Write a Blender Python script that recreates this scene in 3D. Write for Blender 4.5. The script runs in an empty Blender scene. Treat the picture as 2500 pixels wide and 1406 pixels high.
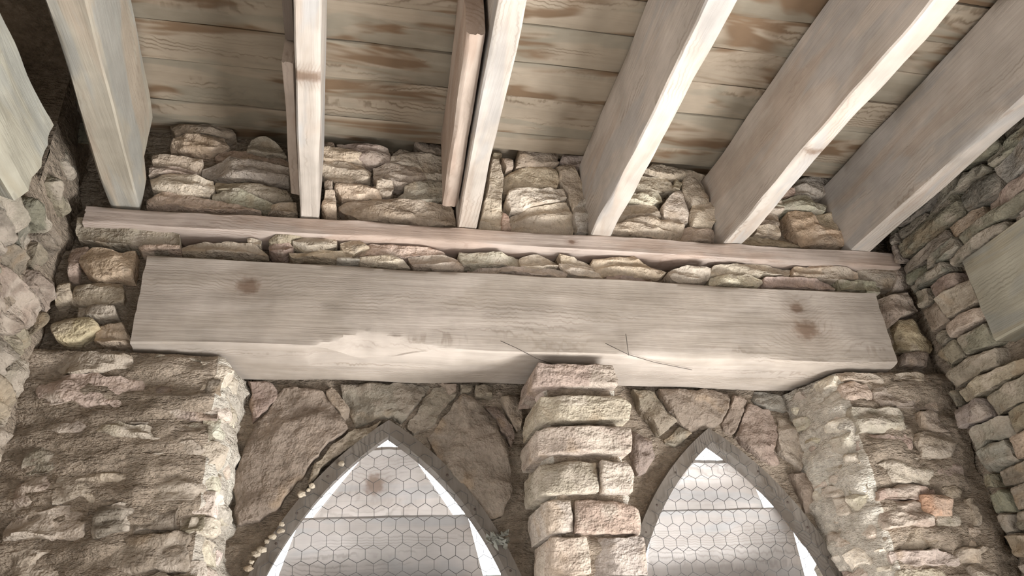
import bpy, math, random
import numpy as np
from mathutils import Vector, Matrix, noise

# ------------------------------------------------------------------ camera
# surveyed units (far wall 2.7 from the lens) are turned into metres by U
U = 0.648
EYE = 1.5
FPX = 1815.0
YAW, PITCH, ROLL = (math.radians(a) for a in (14.64, 28.47, -4.49))
_cy, _sy, _cp, _sp = math.cos(YAW), math.sin(YAW), math.cos(PITCH), math.sin(PITCH)
FW = Vector((_sy*_cp, _cy*_cp, _sp)); _r = Vector((_cy, -_sy, 0)); _u = _r.cross(FW)
RT = _r*math.cos(ROLL) + _u*math.sin(ROLL); UP = _u*math.cos(ROLL) - _r*math.sin(ROLL)
sc = bpy.context.scene
COL = sc.collection
cam_d = bpy.data.cameras.new('camera'); cam = bpy.data.objects.new('camera', cam_d); COL.objects.link(cam)
cam_d.sensor_fit = 'HORIZONTAL'; cam_d.sensor_width = 36.0; cam_d.lens = FPX/2500*36.0
cam_d.clip_start = 0.02
cam.matrix_world = Matrix(((RT.x, UP.x, -FW.x, 0), (RT.y, UP.y, -FW.y, 0), (RT.z, UP.z, -FW.z, EYE), (0, 0, 0, 1)))
sc.camera = cam

# ------------------------------------------------------------------ world, daylight, exposure
SKY = 8.5
L_RIGHT, L_LEFT, L_REAR = 112.0, 14.0, 8.0
SPREAD = math.radians(125)
cy = sc.cycles; cy.max_bounces = 3; cy.diffuse_bounces = 3; cy.glossy_bounces = 1; cy.adaptive_threshold = 0.1; cy.adaptive_min_samples = 12
world = bpy.data.worlds.new('overcast'); sc.world = world; world.use_nodes = True
bg = world.node_tree.nodes['Background']; bg.inputs[0].default_value = (0.97, 0.98, 1.0, 1); bg.inputs[1].default_value = SKY
vs = sc.view_settings; vs.view_transform = 'Standard'; vs.look = 'None'; vs.gamma = 1.0; vs.use_curve_mapping = False
vs.exposure = -1.13

def T(p): return Vector((p[0]*U, p[1]*U, p[2]*U + EYE))

def window_light(name, pos, aim, w, h, power):
    """daylight that comes in, slanting upwards, between the louvres of a belfry window"""
    d = bpy.data.lights.new(name, 'AREA'); d.shape = 'RECTANGLE'; d.size = w*U; d.size_y = h*U
    d.energy = power; d.spread = SPREAD; d.color = (0.97, 0.985, 1.0)
    o = bpy.data.objects.new(name, d); COL.objects.link(o); o.location = T(pos)
    o.rotation_euler = Vector(aim).normalized().to_track_quat('-Z', 'Y').to_euler()

for y, part in ((0.0, .06), (1.58, .94)):
    window_light('right_window_daylight', (2.86, y, -1.1), (-1, .12, 1.0), 0.95, 1.5, L_RIGHT*part)
    window_light('left_window_daylight', (-1.16, y, -1.1), (1, .12, 1.0), 0.95, 1.5, L_LEFT*part)
for x in (0.2, 1.65):
    window_light('rear_window_daylight', (x, -1.30, -1.1), (0, 1, .75), 0.95, 1.5, L_REAR/2)

# ------------------------------------------------------------------ pixel survey helpers
def ray(px, py): return FW + RT*((px-1250)/FPX) - UP*((py-703)/FPX)
def onY(px, py, Y): d = ray(px, py); return d*(Y/d.y)
def onZ(px, py, Z): d = ray(px, py); return d*(Z/d.z)
def onX(px, py, X): d = ray(px, py); return d*(X/d.x)
random.seed(7)

# ------------------------------------------------------------------ node helpers and materials
class NT:
    def __init__(s, name):
        s.m = bpy.data.materials.new(name); s.m.use_nodes = True; s.t = s.m.node_tree
        s.b = s.t.nodes['Principled BSDF']
    def n(s, typ, **kw):
        o = s.t.nodes.new(typ)
        for k, v in kw.items():
            if k == 'ins':
                for i, x in v.items(): s.put(o, i, x)
            else: setattr(o, k, v)
        return o
    def put(s, o, i, x):
        if isinstance(x, bpy.types.NodeSocket): s.t.links.new(x, o.inputs[i])
        else: o.inputs[i].default_value = x
    def math(s, op, a, b=0.0, c=None):
        o = s.n('ShaderNodeMath', operation=op); s.put(o, 0, a); s.put(o, 1, b)
        if c is not None: s.put(o, 2, c)
        return o.outputs[0]
    def vmath(s, op, a, b=(0, 0, 0)):
        o = s.n('ShaderNodeVectorMath', operation=op); s.put(o, 0, a); s.put(o, 1, b)
        return o.outputs['Value'] if op in ('LENGTH', 'DISTANCE') else o.outputs[0]
    def noise(s, v, scale, detail=4, rough=.55, dist=0.0, color=False):
        o = s.n('ShaderNodeTexNoise', ins={'Vector': v, 'Scale': scale, 'Detail': detail, 'Roughness': rough, 'Distortion': dist})
        return o.outputs[1 if color else 0]
    def ramp(s, f, stops):
        o = s.n('ShaderNodeValToRGB'); s.put(o, 0, f); e = o.color_ramp.elements
        while len(e) < len(stops): e.new(0.5)
        for q, (p, c) in zip(e, stops):
            q.position = p; q.color = (*c, 1) if len(c) == 3 else c
        return o.outputs[0]
    def smooth(s, f, a, b):
        o = s.n('ShaderNodeMapRange', interpolation_type='SMOOTHSTEP'); s.put(o, 0, f); s.put(o, 1, a); s.put(o, 2, b)
        return o.outputs[0]
    def mix(s, f, a, b, mode='MIX'):
        o = s.n('ShaderNodeMix', data_type='RGBA', blend_type=mode); s.put(o, 0, f); s.put(o, 6, a); s.put(o, 7, b)
        return o.outputs[2]
    def bump(s, h, dist, strength=1.0, prev=None):
        o = s.n('ShaderNodeBump'); s.put(o, 'Height', h); o.inputs['Distance'].default_value = dist; o.inputs['Strength'].default_value = strength
        if prev is not None: s.put(o, 'Normal', prev)
        return o.outputs[0]
    def done(s, col, rough, nrm):
        s.put(s.b, 'Base Color', col); s.put(s.b, 'Roughness', rough); s.put(s.b, 'Normal', nrm)
        s.b.inputs['Specular IOR Level'].default_value = 0.25
        return s.m

def g(r, gg, b): return (r, gg, b, 1)

def wood(name, axis, light, dark, stain, stain_amt=.5, knots=(), ring=210.0, auto_knots=False, grey=None, seed=0.0, bumpk=1.0):
    """weathered pine: year rings cut lengthwise, fibres, knots, stains. Everything in the object's own metres."""
    k = NT(name)
    tc = k.n('ShaderNodeTexCoord').outputs['Object']
    rnd = k.n('ShaderNodeObjectInfo').outputs['Random']
    sp = k.n('ShaderNodeSeparateXYZ'); k.put(sp, 0, tc)
    X, Y, Z = sp.outputs
    if axis == 'X': a, b, c = X, Y, Z
    elif axis == 'Y': a, b, c = Y, X, Z
    else: a, b, c = Z, X, Y
    off = k.math('MULTIPLY_ADD', rnd, 31.0, seed)
    cb = k.n('ShaderNodeCombineXYZ'); k.put(cb, 0, k.math('ADD', a, off)); k.put(cb, 1, b); k.put(cb, 2, c); v = cb.outputs[0]
    # warp along the log
    vs_ = k.vmath('MULTIPLY', v, (1.3, 5.0, 5.0))
    warp = k.noise(vs_, 1.0, 2, .5, color=True)
    cross = k.n('ShaderNodeCombineXYZ'); k.put(cross, 0, 0.0); k.put(cross, 1, b); k.put(cross, 2, c)
    w1 = k.vmath('MULTIPLY', k.vmath('SUBTRACT', warp, (.5, .5, .5)), (0, .16, .20))
    cv = k.vmath('ADD', k.vmath('ADD', cross.outputs[0], w1), (0, .055, .11))
    r = k.math('ADD', k.vmath('LENGTH', cv), k.math('MULTIPLY', k.noise(k.vmath('MULTIPLY', v, (48, 11, 11)), 1.0, 2, .6), .014))
    kd = None
    kmask = 0.0; kcore = 0.0
    klist = []
    for (ka, kb, kc, rad) in knots:
        p = k.n('ShaderNodeCombineXYZ'); k.put(p, 0, a); k.put(p, 1, b); k.put(p, 2, c)
        dv = k.vmath('MULTIPLY', k.vmath('SUBTRACT', p.outputs[0], (ka, kb, kc)), (0.8, 0.0 if kb == 0 else 1.0, 1.0))
        klist.append((k.vmath('LENGTH', dv), rad))
    if auto_knots:
        vo = k.n('ShaderNodeTexVoronoi', feature='F1'); k.put(vo, 'Vector', k.vmath('MULTIPLY', v, (1.9, 5.2, 5.2))); vo.inputs['Scale'].default_value = 1.0
        vo.inputs['Randomness'].default_value = 1.0
        klist.append((k.math('MULTIPLY', vo.outputs['Distance'], .14), .020))
    for d, rad in klist:
        e = k.math('MULTIPLY', d, 1.0/(rad*2.3)); e = k.math('MULTIPLY', e, e)
        bump_ = k.math('POWER', 2.718, k.math('MULTIPLY', e, -1.0))
        r = k.math('ADD', r, k.math('MULTIPLY', bump_, rad*1.3))
        jd = k.math('ADD', d, k.math('MULTIPLY', k.math('SUBTRACT', k.noise(v, 55, 3), .5), rad*.9))
        core = k.smooth(jd, rad*1.05, rad*.35)
        halo = k.smooth(jd, rad*2.6, rad*.8)
        kcore = k.math('MAXIMUM', core, kcore); kmask = k.math('MAXIMUM', halo, kmask)
    fib = k.noise(k.vmath('MULTIPLY', v, (4, 95, 95)), 1.0, 3, .65)
    big = k.n('ShaderNodeSeparateColor'); k.put(big, 0, k.noise(k.vmath('MULTIPLY', v, (1.9, 9, 9)), 1.0, 3, .6, .5, color=True))
    n_r, n_s, n_g = big.outputs
    ph = k.math('ADD', k.math('MULTIPLY', r, ring*3), k.math('MULTIPLY', fib, 2.4))
    s3 = k.math('POWER', k.math('MULTIPLY_ADD', k.math('SINE', ph), .5, .5), 3.0)
    vis = k.math('MULTIPLY_ADD', k.smooth(n_r, .47, .60), 1.0, .03)
    if klist: vis = k.math('MAXIMUM', vis, k.math('MULTIPLY', kmask, .9))
    rv = k.math('MULTIPLY', s3, vis)
    f = k.math('ADD', k.math('MULTIPLY', rv, .5), k.math('MULTIPLY', k.math('SUBTRACT', fib, .22), .55))
    col = k.mix(k.smooth(f, 0.0, 1.0), g(*light), g(*dark))
    col = k.mix(k.math('MULTIPLY', k.smooth(n_s, .49, .58), stain_amt), col, g(*stain))
    if grey: col = k.mix(k.math('MULTIPLY', k.smooth(n_g, .49, .58), .8), col, g(*grey))
    if klist:
        col = k.mix(k.math('MULTIPLY', kmask, .28), col, g(dark[0]*.8, dark[1]*.72, dark[2]*.66))
        col = k.mix(k.math('MULTIPLY', kcore, .82), col, g(dark[0]*.55, dark[1]*.42, dark[2]*.34))
    blot = k.noise(v, 6.0, 3, .65)
    col = k.mix(.6, col, k.ramp(blot, [(.32, (.66, .64, .61)), (.70, (1.14, 1.12, 1.10))]), 'MULTIPLY')
    hgt = k.math('ADD', k.math('MULTIPLY', blot, .006*bumpk), k.math('MULTIPLY', fib, .0015*bumpk))
    return k.done(col, .82, k.bump(hgt, 1.0, .9))

def stone_mat(name, mort=(.45, .375, .30), mort_amt=.45, strata=1.0):
    k = NT(name)
    oi = k.n('ShaderNodeObjectInfo'); base = oi.outputs['Color']; rnd = oi.outputs['Random']
    tc = k.n('ShaderNodeTexCoord').outputs['Object']
    o = k.n('ShaderNodeCombineXYZ'); k.put(o, 0, k.math('MULTIPLY', rnd, 13.0)); k.put(o, 1, k.math('MULTIPLY', rnd, 7.0)); k.put(o, 2, k.math('MULTIPLY', rnd, 29.0))
    v = k.vmath('ADD', tc, o.outputs[0])
    n1 = k.noise(v, 13, 4, .7); n2 = k.noise(k.vmath('MULTIPLY', v, (15, 15, 40)), 1.0, 3, .65, .3)
    n3 = k.noise(v, 75, 3, .75)
    val = k.math('ADD', k.math('MULTIPLY', n1, .45), k.math('ADD', k.math('MULTIPLY', n2, .20), k.math('MULTIPLY', n3, .38)))
    col = k.mix(1.0, base, k.ramp(val, [(.34, (.62, .60, .58)), (.52, (1.0, .99, .98)), (.70, (1.5, 1.48, 1.45))]), 'MULTIPLY')
    nb = k.noise(v, 9, 2, .6)
    col = k.mix(k.math('MULTIPLY', k.smooth(nb, .49, .60), mort_amt), col, g(*mort))
    col = k.mix(k.math('MULTIPLY', k.smooth(nb, .42, .30), .35), col, g(.30, .20, .11))
    h = k.math('ADD', k.math('MULTIPLY', n2, .008*strata), k.math('ADD', k.math('MULTIPLY', n3, .005), k.math('MULTIPLY', n1, .022)))
    return k.done(col, .92, k.bump(h, 1.0, 1.0))

def mortar_mat(name, c0, c1, c2):
    k = NT(name)
    v = k.n('ShaderNodeTexCoord').outputs['Object']
    n1 = k.noise(v, 5, 4, .65); n3 = k.noise(v, 60, 4, .75); n2 = k.noise(k.vmath('MULTIPLY', v, (1, 1, 2.4)), 20, 4, .7)
    col = k.ramp(n1, [(.3, c0), (.5, c1), (.72, c2)])
    col = k.mix(.8, col, k.ramp(n3, [(.3, (.6, .58, .55)), (.7, (1.25, 1.22, 1.18))]), 'MULTIPLY')
    h = k.math('ADD', k.math('MULTIPLY', n2, .026), k.math('MULTIPLY', n3, .0045))
    return k.done(col, .95, k.bump(h, 1.0, 1.0))

# ------------------------------------------------------------------ object helpers
def center_of(vs_):
    a = np.array(vs_); return (a.min(0) + a.max(0))/2

def mk(name, verts, faces, mat, parent=None, smooth=True, color=None):
    """one mesh object; vertices arrive in survey units, origin goes to the middle of the piece"""
    a = np.array(verts, float)*U; a[:, 2] += EYE
    c = (a.min(0)+a.max(0))/2
    me = bpy.data.meshes.new(name); me.from_pydata([tuple(p) for p in (a-c)], [], faces)
    me.materials.append(mat)
    if smooth:
        me.polygons.foreach_set('use_smooth', [True]*len(me.polygons))
    me.update()
    o = bpy.data.objects.new(name, me); COL.objects.link(o)
    loc = Vector(c)
    if parent is not None:
        o.parent = parent; loc = loc - parent.location
    o.location = loc
    if color is not None: o.color = (*color, 1)
    return o

def empty(name, p):
    o = bpy.data.objects.new(name, None); o.empty_display_size = .05; COL.objects.link(o); o.location = T(p); return o

def tag(o, label=None, cat=None, group=None, kind=None):
    if label: o['label'] = label
    if cat: o['category'] = cat
    if group: o['group'] = group
    if kind: o['kind'] = kind
    return o

def nz(x, y, z): return noise.noise(Vector((x, y, z)))
def fbm(x, y, z, oct_=3):
    s = 0; a = 1
    for _ in range(oct_):
        s += a*noise.noise(Vector((x, y, z))); a *= .5; x *= 2.1; y *= 2.1; z *= 2.1
    return s

# frames: origin, u, v, outward normal (towards the room)
def frame_y(Y): return (Vector((0, Y, 0)), Vector((1, 0, 0)), Vector((0, 0, 1)), Vector((0, -1, 0)))
def frame_xr(X): return (Vector((X, 0, 0)), Vector((0, 1, 0)), Vector((0, 0, 1)), Vector((-1, 0, 0)))   # faces -X
def frame_xl(X): return (Vector((X, 0, 0)), Vector((0, 1, 0)), Vector((0, 0, 1)), Vector((1, 0, 0)))    # faces +X

def resample(pts, n):
    pts = [Vector(p) for p in pts]
    L = [0]
    for a, b in zip(pts, pts[1:]): L.append(L[-1]+(b-a).length)
    out = []
    for t in n:
        d = t*L[-1]; i = 0
        while i < len(L)-2 and L[i+1] < d: i += 1
        seg = L[i+1]-L[i] or 1e-9
        out.append(pts[i].lerp(pts[i+1], (d-L[i])/seg))
    return out

_sid = [0]
def stone(poly, fr, mat, parent, color, h=.0, back=.12, bev=.007, rough=.014, strat=.009, res=.015, edge=.008, corner=.03, tilt=(0, 0), name='stone', facets=5):
    """an irregular block whose outline follows poly (u, v) on the wall frame; its face is bulged, ledged and pitted"""
    _sid[0] += 1; sd = _sid[0]*3.71
    P = [Vector(p) for p in poly]
    us = [p.x for p in P]; vv = [p.y for p in P]
    u0, u1, v0, v1 = min(us), max(us), min(vv), max(vv)
    nu_ = [(p.x-u0)/(u1-u0+1e-9) for p in P]; nv_ = [(p.y-v0)/(v1-v0+1e-9) for p in P]
    n = len(P)
    area = sum(P[i].x*P[(i+1) % n].y-P[(i+1) % n].x*P[i].y for i in range(n))
    if area < 0:
        P.reverse(); nu_.reverse(); nv_.reverse()
    bl = min(range(n), key=lambda i: nu_[i]+nv_[i]); br = max(range(n), key=lambda i: nu_[i]-nv_[i])
    tr = max(range(n), key=lambda i: nu_[i]+nv_[i]); tl = min(range(n), key=lambda i: nu_[i]-nv_[i])
    if len({bl, br, tr, tl}) < 4 or not ((br-bl) % n < (tr-bl) % n < (tl-bl) % n):
        q = [0, n//4, n//2, 3*n//4]; bl, br, tr, tl = q
    def side(i, j):
        out = [P[i]]
        while i != j: i = (i+1) % n; out.append(P[i])
        return out
    B = side(bl, br); R_ = side(br, tr); Tt = side(tr, tl)[::-1]; Ll = side(tl, bl)[::-1]
    lenU = u1-u0; lenV = v1-v0
    def params(L):
        k = max(3, min(30, int(L/res))); b = min(.22, bev/L)
        return [0, b*.3, b] + [b+(1-2*b)*i/k for i in range(1, k)] + [1-b, 1-b*.3, 1]
    S = params(lenU); TT = params(lenV)
    bB = resample(B, S); bT = resample(Tt, S); bL = resample(Ll, TT); bR = resample(R_, TT)
    O, eu, ev, en = fr
    verts = []; nS, nT = len(S), len(TT)
    cu, cvv = (u0+u1)/2, (v0+v1)/2
    flip = eu.cross(ev).dot(en) < 0
    rg = random.Random(int(sd*1000))
    cuts = []
    for _ in range(facets):
        an = rg.uniform(0, 6.283); dx, dy = math.cos(an), math.sin(an)
        ext = abs(dx)*lenU/2+abs(dy)*lenV/2
        cuts.append((dx, dy, ext*rg.uniform(.25, .8), rg.uniform(.25, .9)))
    for j, t in enumerate(TT):
        for i, s in enumerate(S):
            p = bB[i]*(1-t)+bT[i]*t + bL[j]*(1-s)+bR[j]*s - (bB[0]*(1-s)*(1-t)+bB[-1]*s*(1-t)+bT[0]*(1-s)*t+bT[-1]*s*t)
            qx, qy = abs(2*s-1), abs(2*t-1)
            sh = 1-corner*(qx*qy)**3
            pu = cu+(p.x-cu)*sh; pv = cvv+(p.y-cvv)*sh
            bd = max(qx, qy)
            pu += edge*fbm(pu*17, pv*17, sd)*bd**3; pv += edge*fbm(pu*17, pv*17, sd+9)*bd**3
            d = min(min(s, 1-s)*lenU, min(t, 1-t)*lenV)
            x = min(1, d/bev); prof = math.sqrt(max(0, 1-(1-x)**2))
            hh = h - bev*.9*(1-prof)
            du_, dv_ = pu-cu+.02*nz(pu*9, pv*9, sd), pv-cvv+.02*nz(pu*9, pv*9, sd+4)
            for (dx, dy, off_, sl_) in cuts:
                e_ = du_*dx+dv_*dy-off_
                if e_ > 0: hh -= min(e_*sl_, .018)
            w = nz(pu*2.5, pv*4, sd)
            lay = nz(pu*3+sd, pv*26+3*w, sd*.3); lay = math.copysign(abs(lay)**.45, lay)
            hh += strat*lay*prof + rough*fbm(pu*7+sd, pv*9, sd*.7, 4)*(.4+.6*prof) + tilt[0]*(pu-cu)+tilt[1]*(pv-cvv)
            verts.append(O+eu*pu+ev*pv+en*hh)
    F = []
    for j in range(nT-1):
        for i in range(nS-1):
            a = j*nS+i; F.append((a, a+1, a+nS+1, a+nS))
    ring = [i for i in range(nS)] + [j*nS+nS-1 for j in range(1, nT)] + [(nT-1)*nS+i for i in range(nS-2, -1, -1)] + [j*nS for j in range(nT-2, 0, -1)]
    base = len(verts)
    for idx in ring:
        verts.append(verts[idx]-en*back)
    m = len(ring)
    for q in range(m):
        a, b = ring[q], ring[(q+1) % m]; F.append((a, base+q, base+(q+1) % m, b))
    if flip: F = [f[::-1] for f in F]
    o = mk(name, verts, F, mat, parent, True, color); o.data.set_sharp_from_angle(angle=math.radians(42)); return o

PAL = dict(tan=(.40, .325, .25), brown=(.33, .26, .195), grey=(.36, .315, .265), green=(.30, .27, .21), pink=(.38, .305, .245),
           ochre=(.44, .335, .20), blue=(.29, .265, .235), pale=(.49, .42, .345), dark=(.20, .16, .125), red=(.38, .26, .19), lime=(.60, .54, .45), arch=(.255, .20, .155), wallg=(.215, .205, .155), wallb=(.24, .20, .145))  # arch, wallg, wallb: shade put into colour; lime: pale mortar plus painted light
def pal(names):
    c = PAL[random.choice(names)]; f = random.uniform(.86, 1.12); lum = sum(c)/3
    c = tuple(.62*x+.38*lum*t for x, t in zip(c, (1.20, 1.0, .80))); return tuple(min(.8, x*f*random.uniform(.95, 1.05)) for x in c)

def rubble(fr, rect, ch, ln, mat, parent, names, gap=.012, h=(0, .03), mask=None, back=.1, wob=.014, limit=300, slope=None, **kw):
    """courses of irregular flat stones inside rect (u0,u1,v0,v1)"""
    u0, u1, v0, v1 = rect; v = v0; cnt = 0; row = 0
    while v < v1-.01:
        c = random.uniform(*ch); vt = min(v+c, v1)
        if v1-vt < ch[0]*.5: vt = v1
        u = u0 - random.uniform(0, ln[0]*.6)
        while u < u1-.01:
            l = random.uniform(*ln); ue = u+l
            a, b = max(u, u0), min(ue, u1)
            if b-a > .035:
                if mask is None or mask((a+b)/2, (v+vt)/2, a, b, v, vt):
                    def w(x, y): return wob*nz(x*5, y*5, 3.3+row*.01)
                    gg = gap*random.uniform(.4, 1.2); j = lambda: random.uniform(-1, 1)*gap*.8
                    dv = (lambda x: slope*(x-u0)) if slope else (lambda x: 0)
                    drop = random.uniform(0, .22)*(vt-v) if random.random() < .5 else 0
                    poly = [(a+gg+j(), v+gg*.5+w(a, v)+dv(a)), ((a*2+b)/3, v+gg*.5+w((2*a+b)/3, v)+j()*.5+dv(a)), ((a+2*b)/3, v+gg*.5+w((a+2*b)/3, v)+j()*.5+dv(b)), (b-gg+j(), v+gg*.5+w(b, v)+dv(b)),
                            (b-gg+j(), vt-gg*.5+w(b, vt)-drop+dv(b)), ((a+b)/2+j(), vt-gg*.5+w((a+b)/2, vt)+dv((a+b)/2)), (a+gg+j(), vt-gg*.5+w(a, vt)-drop*random.random()+dv(a))]
                    stone(poly, fr, mat, parent, pal(names), h=random.uniform(*h), back=back, tilt=(random.uniform(-.08, .08), random.uniform(-.18, .18)), **kw)
                    cnt += 1
            u = ue
        v = vt; row += 1
    return cnt

def beam(name, p0, p1, w, h, mat, parent=None, along='X', bev=.008, wob=.006, step=.045, hook=None, m=6, taper=None, sd=0.0, rough=.0018):
    """a sawn timber; p0,p1 = centre of its two ends, w = horizontal thickness, h = height"""
    p0, p1 = Vector(p0), Vector(p1); d = (p1-p0); L = d.length; t = d/L
    up = Vector((0, 0, 1)); up = (up-t*up.dot(t)).normalized(); sd_ = t.cross(up)
    prof = []
    hw, hh = .5, .5
    def lin(a, b, n): return [a+(b-a)*i/n for i in range(n)]
    bw, bh = bev/w, bev/h
    seq = [(-hw+bw, -hh), (hw-bw, -hh), (hw, -hh+bh), (hw, hh-bh), (hw-bw, hh), (-hw+bw, hh), (-hw, hh-bh), (-hw, -hh+bh)]
    nn = [m, 1, m, 1, m, 1, m, 1]
    for i in range(8):
        a, b = seq[i], seq[(i+1) % 8]
        for q in range(nn[i]):
            f = q/nn[i]; prof.append((a[0]+(b[0]-a[0])*f, a[1]+(b[1]-a[1])*f))
    N = max(2, int(L/step)); verts = []; np_ = len(prof)
    for i in range(N+1):
        f = i/N; c = p0+d*f
        tw, th = (1, 1) if taper is None else taper(f)
        c = c + sd_*wob*nz(f*L*1.3, sd, 1.7) + up*wob*nz(f*L*1.3, sd, 8.1)
        for (a, b) in prof:
            q = c+sd_*(a*w*tw)+up*(b*h*th)
            rim = (abs(a) > .5-bw*1.5 and abs(b) > .5-bh*1.5)
            n1 = fbm(f*L*2.2+sd, q.dot(sd_)*22, q.z*22)*rough + (nz(f*L*3.5+sd, a*3, b*3)*.006 if rim else 0)
            q = q + (sd_*a*2*n1 + up*b*2*n1) + (t*(nz(a*6, b*6, sd)*.008) if i in (0, N) else Vector((0, 0, 0)))
            if hook: q = hook(q)
            verts.append(q)
    F = []
    for i in range(N):
        for j in range(np_):
            a = i*np_+j; b = i*np_+(j+1) % np_
            F.append((a, a+np_, b+np_, b))
    F.append(tuple(range(np_))); F.append(tuple(N*np_+j for j in range(np_-1, -1, -1)))
    o = mk(name, verts, F, mat, parent)
    o.data.polygons[len(F)-1].use_smooth = False; o.data.polygons[len(F)-2].use_smooth = False
    o.data.set_sharp_from_angle(angle=math.radians(38)) if hasattr(o.data, 'set_sharp_from_angle') else None
    return o

ZR_ = 2.25
# ------------------------------------------------------------------ material set
M_stone = stone_mat('rubble_stone')
M_stone_dusty = stone_mat('dusty_rubble_stone', (.46, .39, .315), .6, 1.1)
M_slab = stone_mat('arch_slab_stone', (.27, .215, .17), .35, .12)
M_mortar = mortar_mat('earthy_mortar', (.205, .162, .122), (.29, .235, .18), (.40, .33, .26))
M_lime_lit = mortar_mat('lit_lime_mortar', (.40, .355, .295), (.54, .49, .42), (.68, .64, .56))  # lime mortar brightened beyond its own tone for window light on the reveals
M_ground = mortar_mat('dusty_floor', (.33, .30, .26), (.42, .38, .33), (.50, .46, .40))
M_lintel = wood('weathered_lintel_pine', 'X', (.45, .39, .335), (.28, .23, .185), (.36, .305, .25), .5,
                knots=[((.315-.885)*U, 0, .085*U, .030), ((2.10-.885)*U, 0, .035*U, .042), ((2.08-.885)*U, 0, .115*U, .026)] if False else
                      [(-.806, 0, .050, .030), (.775, 0, -.018, .042), (.764, 0, .055, .024)], ring=230, bumpk=1.25)
M_plate = wood('weathered_plate_pine', 'X', (.52, .43, .37), (.32, .245, .20), (.42, .30, .23), .5, knots=[(.09, 0, 0, .010)], seed=3, bumpk=1.3)
RMID = (1.82+ZR_)/2
def raft_knot(px, py, rad): p = onZ(px, py, 1.815); return ((p.y-.84)*U, 0, (1.815-RMID)*U, rad)
PALE = ((.52, .46, .40), (.33, .275, .225), (.40, .31, .24), .45)
M_raft = wood('pale_rafter_pine', 'Y', *PALE, auto_knots=True, grey=(.42, .39, .36))
M_raft2 = wood('knotty_rafter_pine', 'Y', *PALE, knots=[raft_knot(750, 188, .017)], grey=(.44, .42, .40), seed=4)
M_raft5 = wood('oval_knot_rafter_pine', 'Y', *PALE, knots=[raft_knot(1998, 372, .013)], grey=(.42, .39, .36), seed=8)
M_raft_g = wood('lime_stained_rafter_pine', 'Y', (.42, .375, .30), (.26, .225, .175), (.40, .31, .23), .5, grey=(.34, .33, .295))
M_scab = wood('reddish_patch_board_pine', 'Y', (.45, .365, .30), (.27, .205, .16), (.33, .23, .17), .5)
M_board = wood('stained_roof_board_pine', 'X', (.34, .28, .21), (.15, .108, .07), (.16, .102, .058), .95, auto_knots=True, grey=(.255, .225, .172), bumpk=.8)
M_side = wood('lichen_grey_lintel_pine', 'Y', (.36, .335, .265), (.23, .212, .165), (.29, .255, .185), .6, grey=(.29, .285, .25), bumpk=1.6)
M_frame = wood('grey_window_frame_oak', 'Z', (.165, .142, .12), (.085, .071, .058), (.11, .088, .068), .6)
M_louv = wood('silvery_louvre_pine', 'X', (.52, .49, .465), (.34, .31, .285), (.40, .355, .32), .4, auto_knots=True, grey=(.43, .425, .42), bumpk=.7)
M_louvk = wood('silvery_louvre_pine_with_knot', 'X', (.52, .49, .465), (.36, .33, .305), (.40, .355, .32), .4, knots=[(-.035, 0, -.005, .030)], grey=(.43, .425, .42), bumpk=.7)
kk = NT('galvanised_wire'); kk.b.inputs['Base Color'].default_value = (.10, .095, .09, 1); kk.b.inputs['Metallic'].default_value = .6; kk.b.inputs['Roughness'].default_value = .5
M_wire = kk.m

# ================================================================== SETTING
LX, RX = -1.03, 2.72          # side wall faces
YF = 2.70                     # far wall face (lintel front)
YB = 3.05                     # recessed face around the windows
ZR = 2.25                     # underside of roof boards

# ---- pointed arches: (centre x, apex z, half width at springing, centre offset)
ARCH = [(.215, 1.035, .62, .75), (1.668, 1.003, .58, .72)]
def arch_w(a, z, inset=0.0):
    cx, za, W, kq = a
    R = W+kq; hgt = math.sqrt(R*R-kq*kq); zs = za-hgt; R -= inset
    if z <= zs: return W-inset
    q = R*R-(z-zs)**2
    return math.sqrt(q)-kq if q > kq*kq else -1.0

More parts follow.
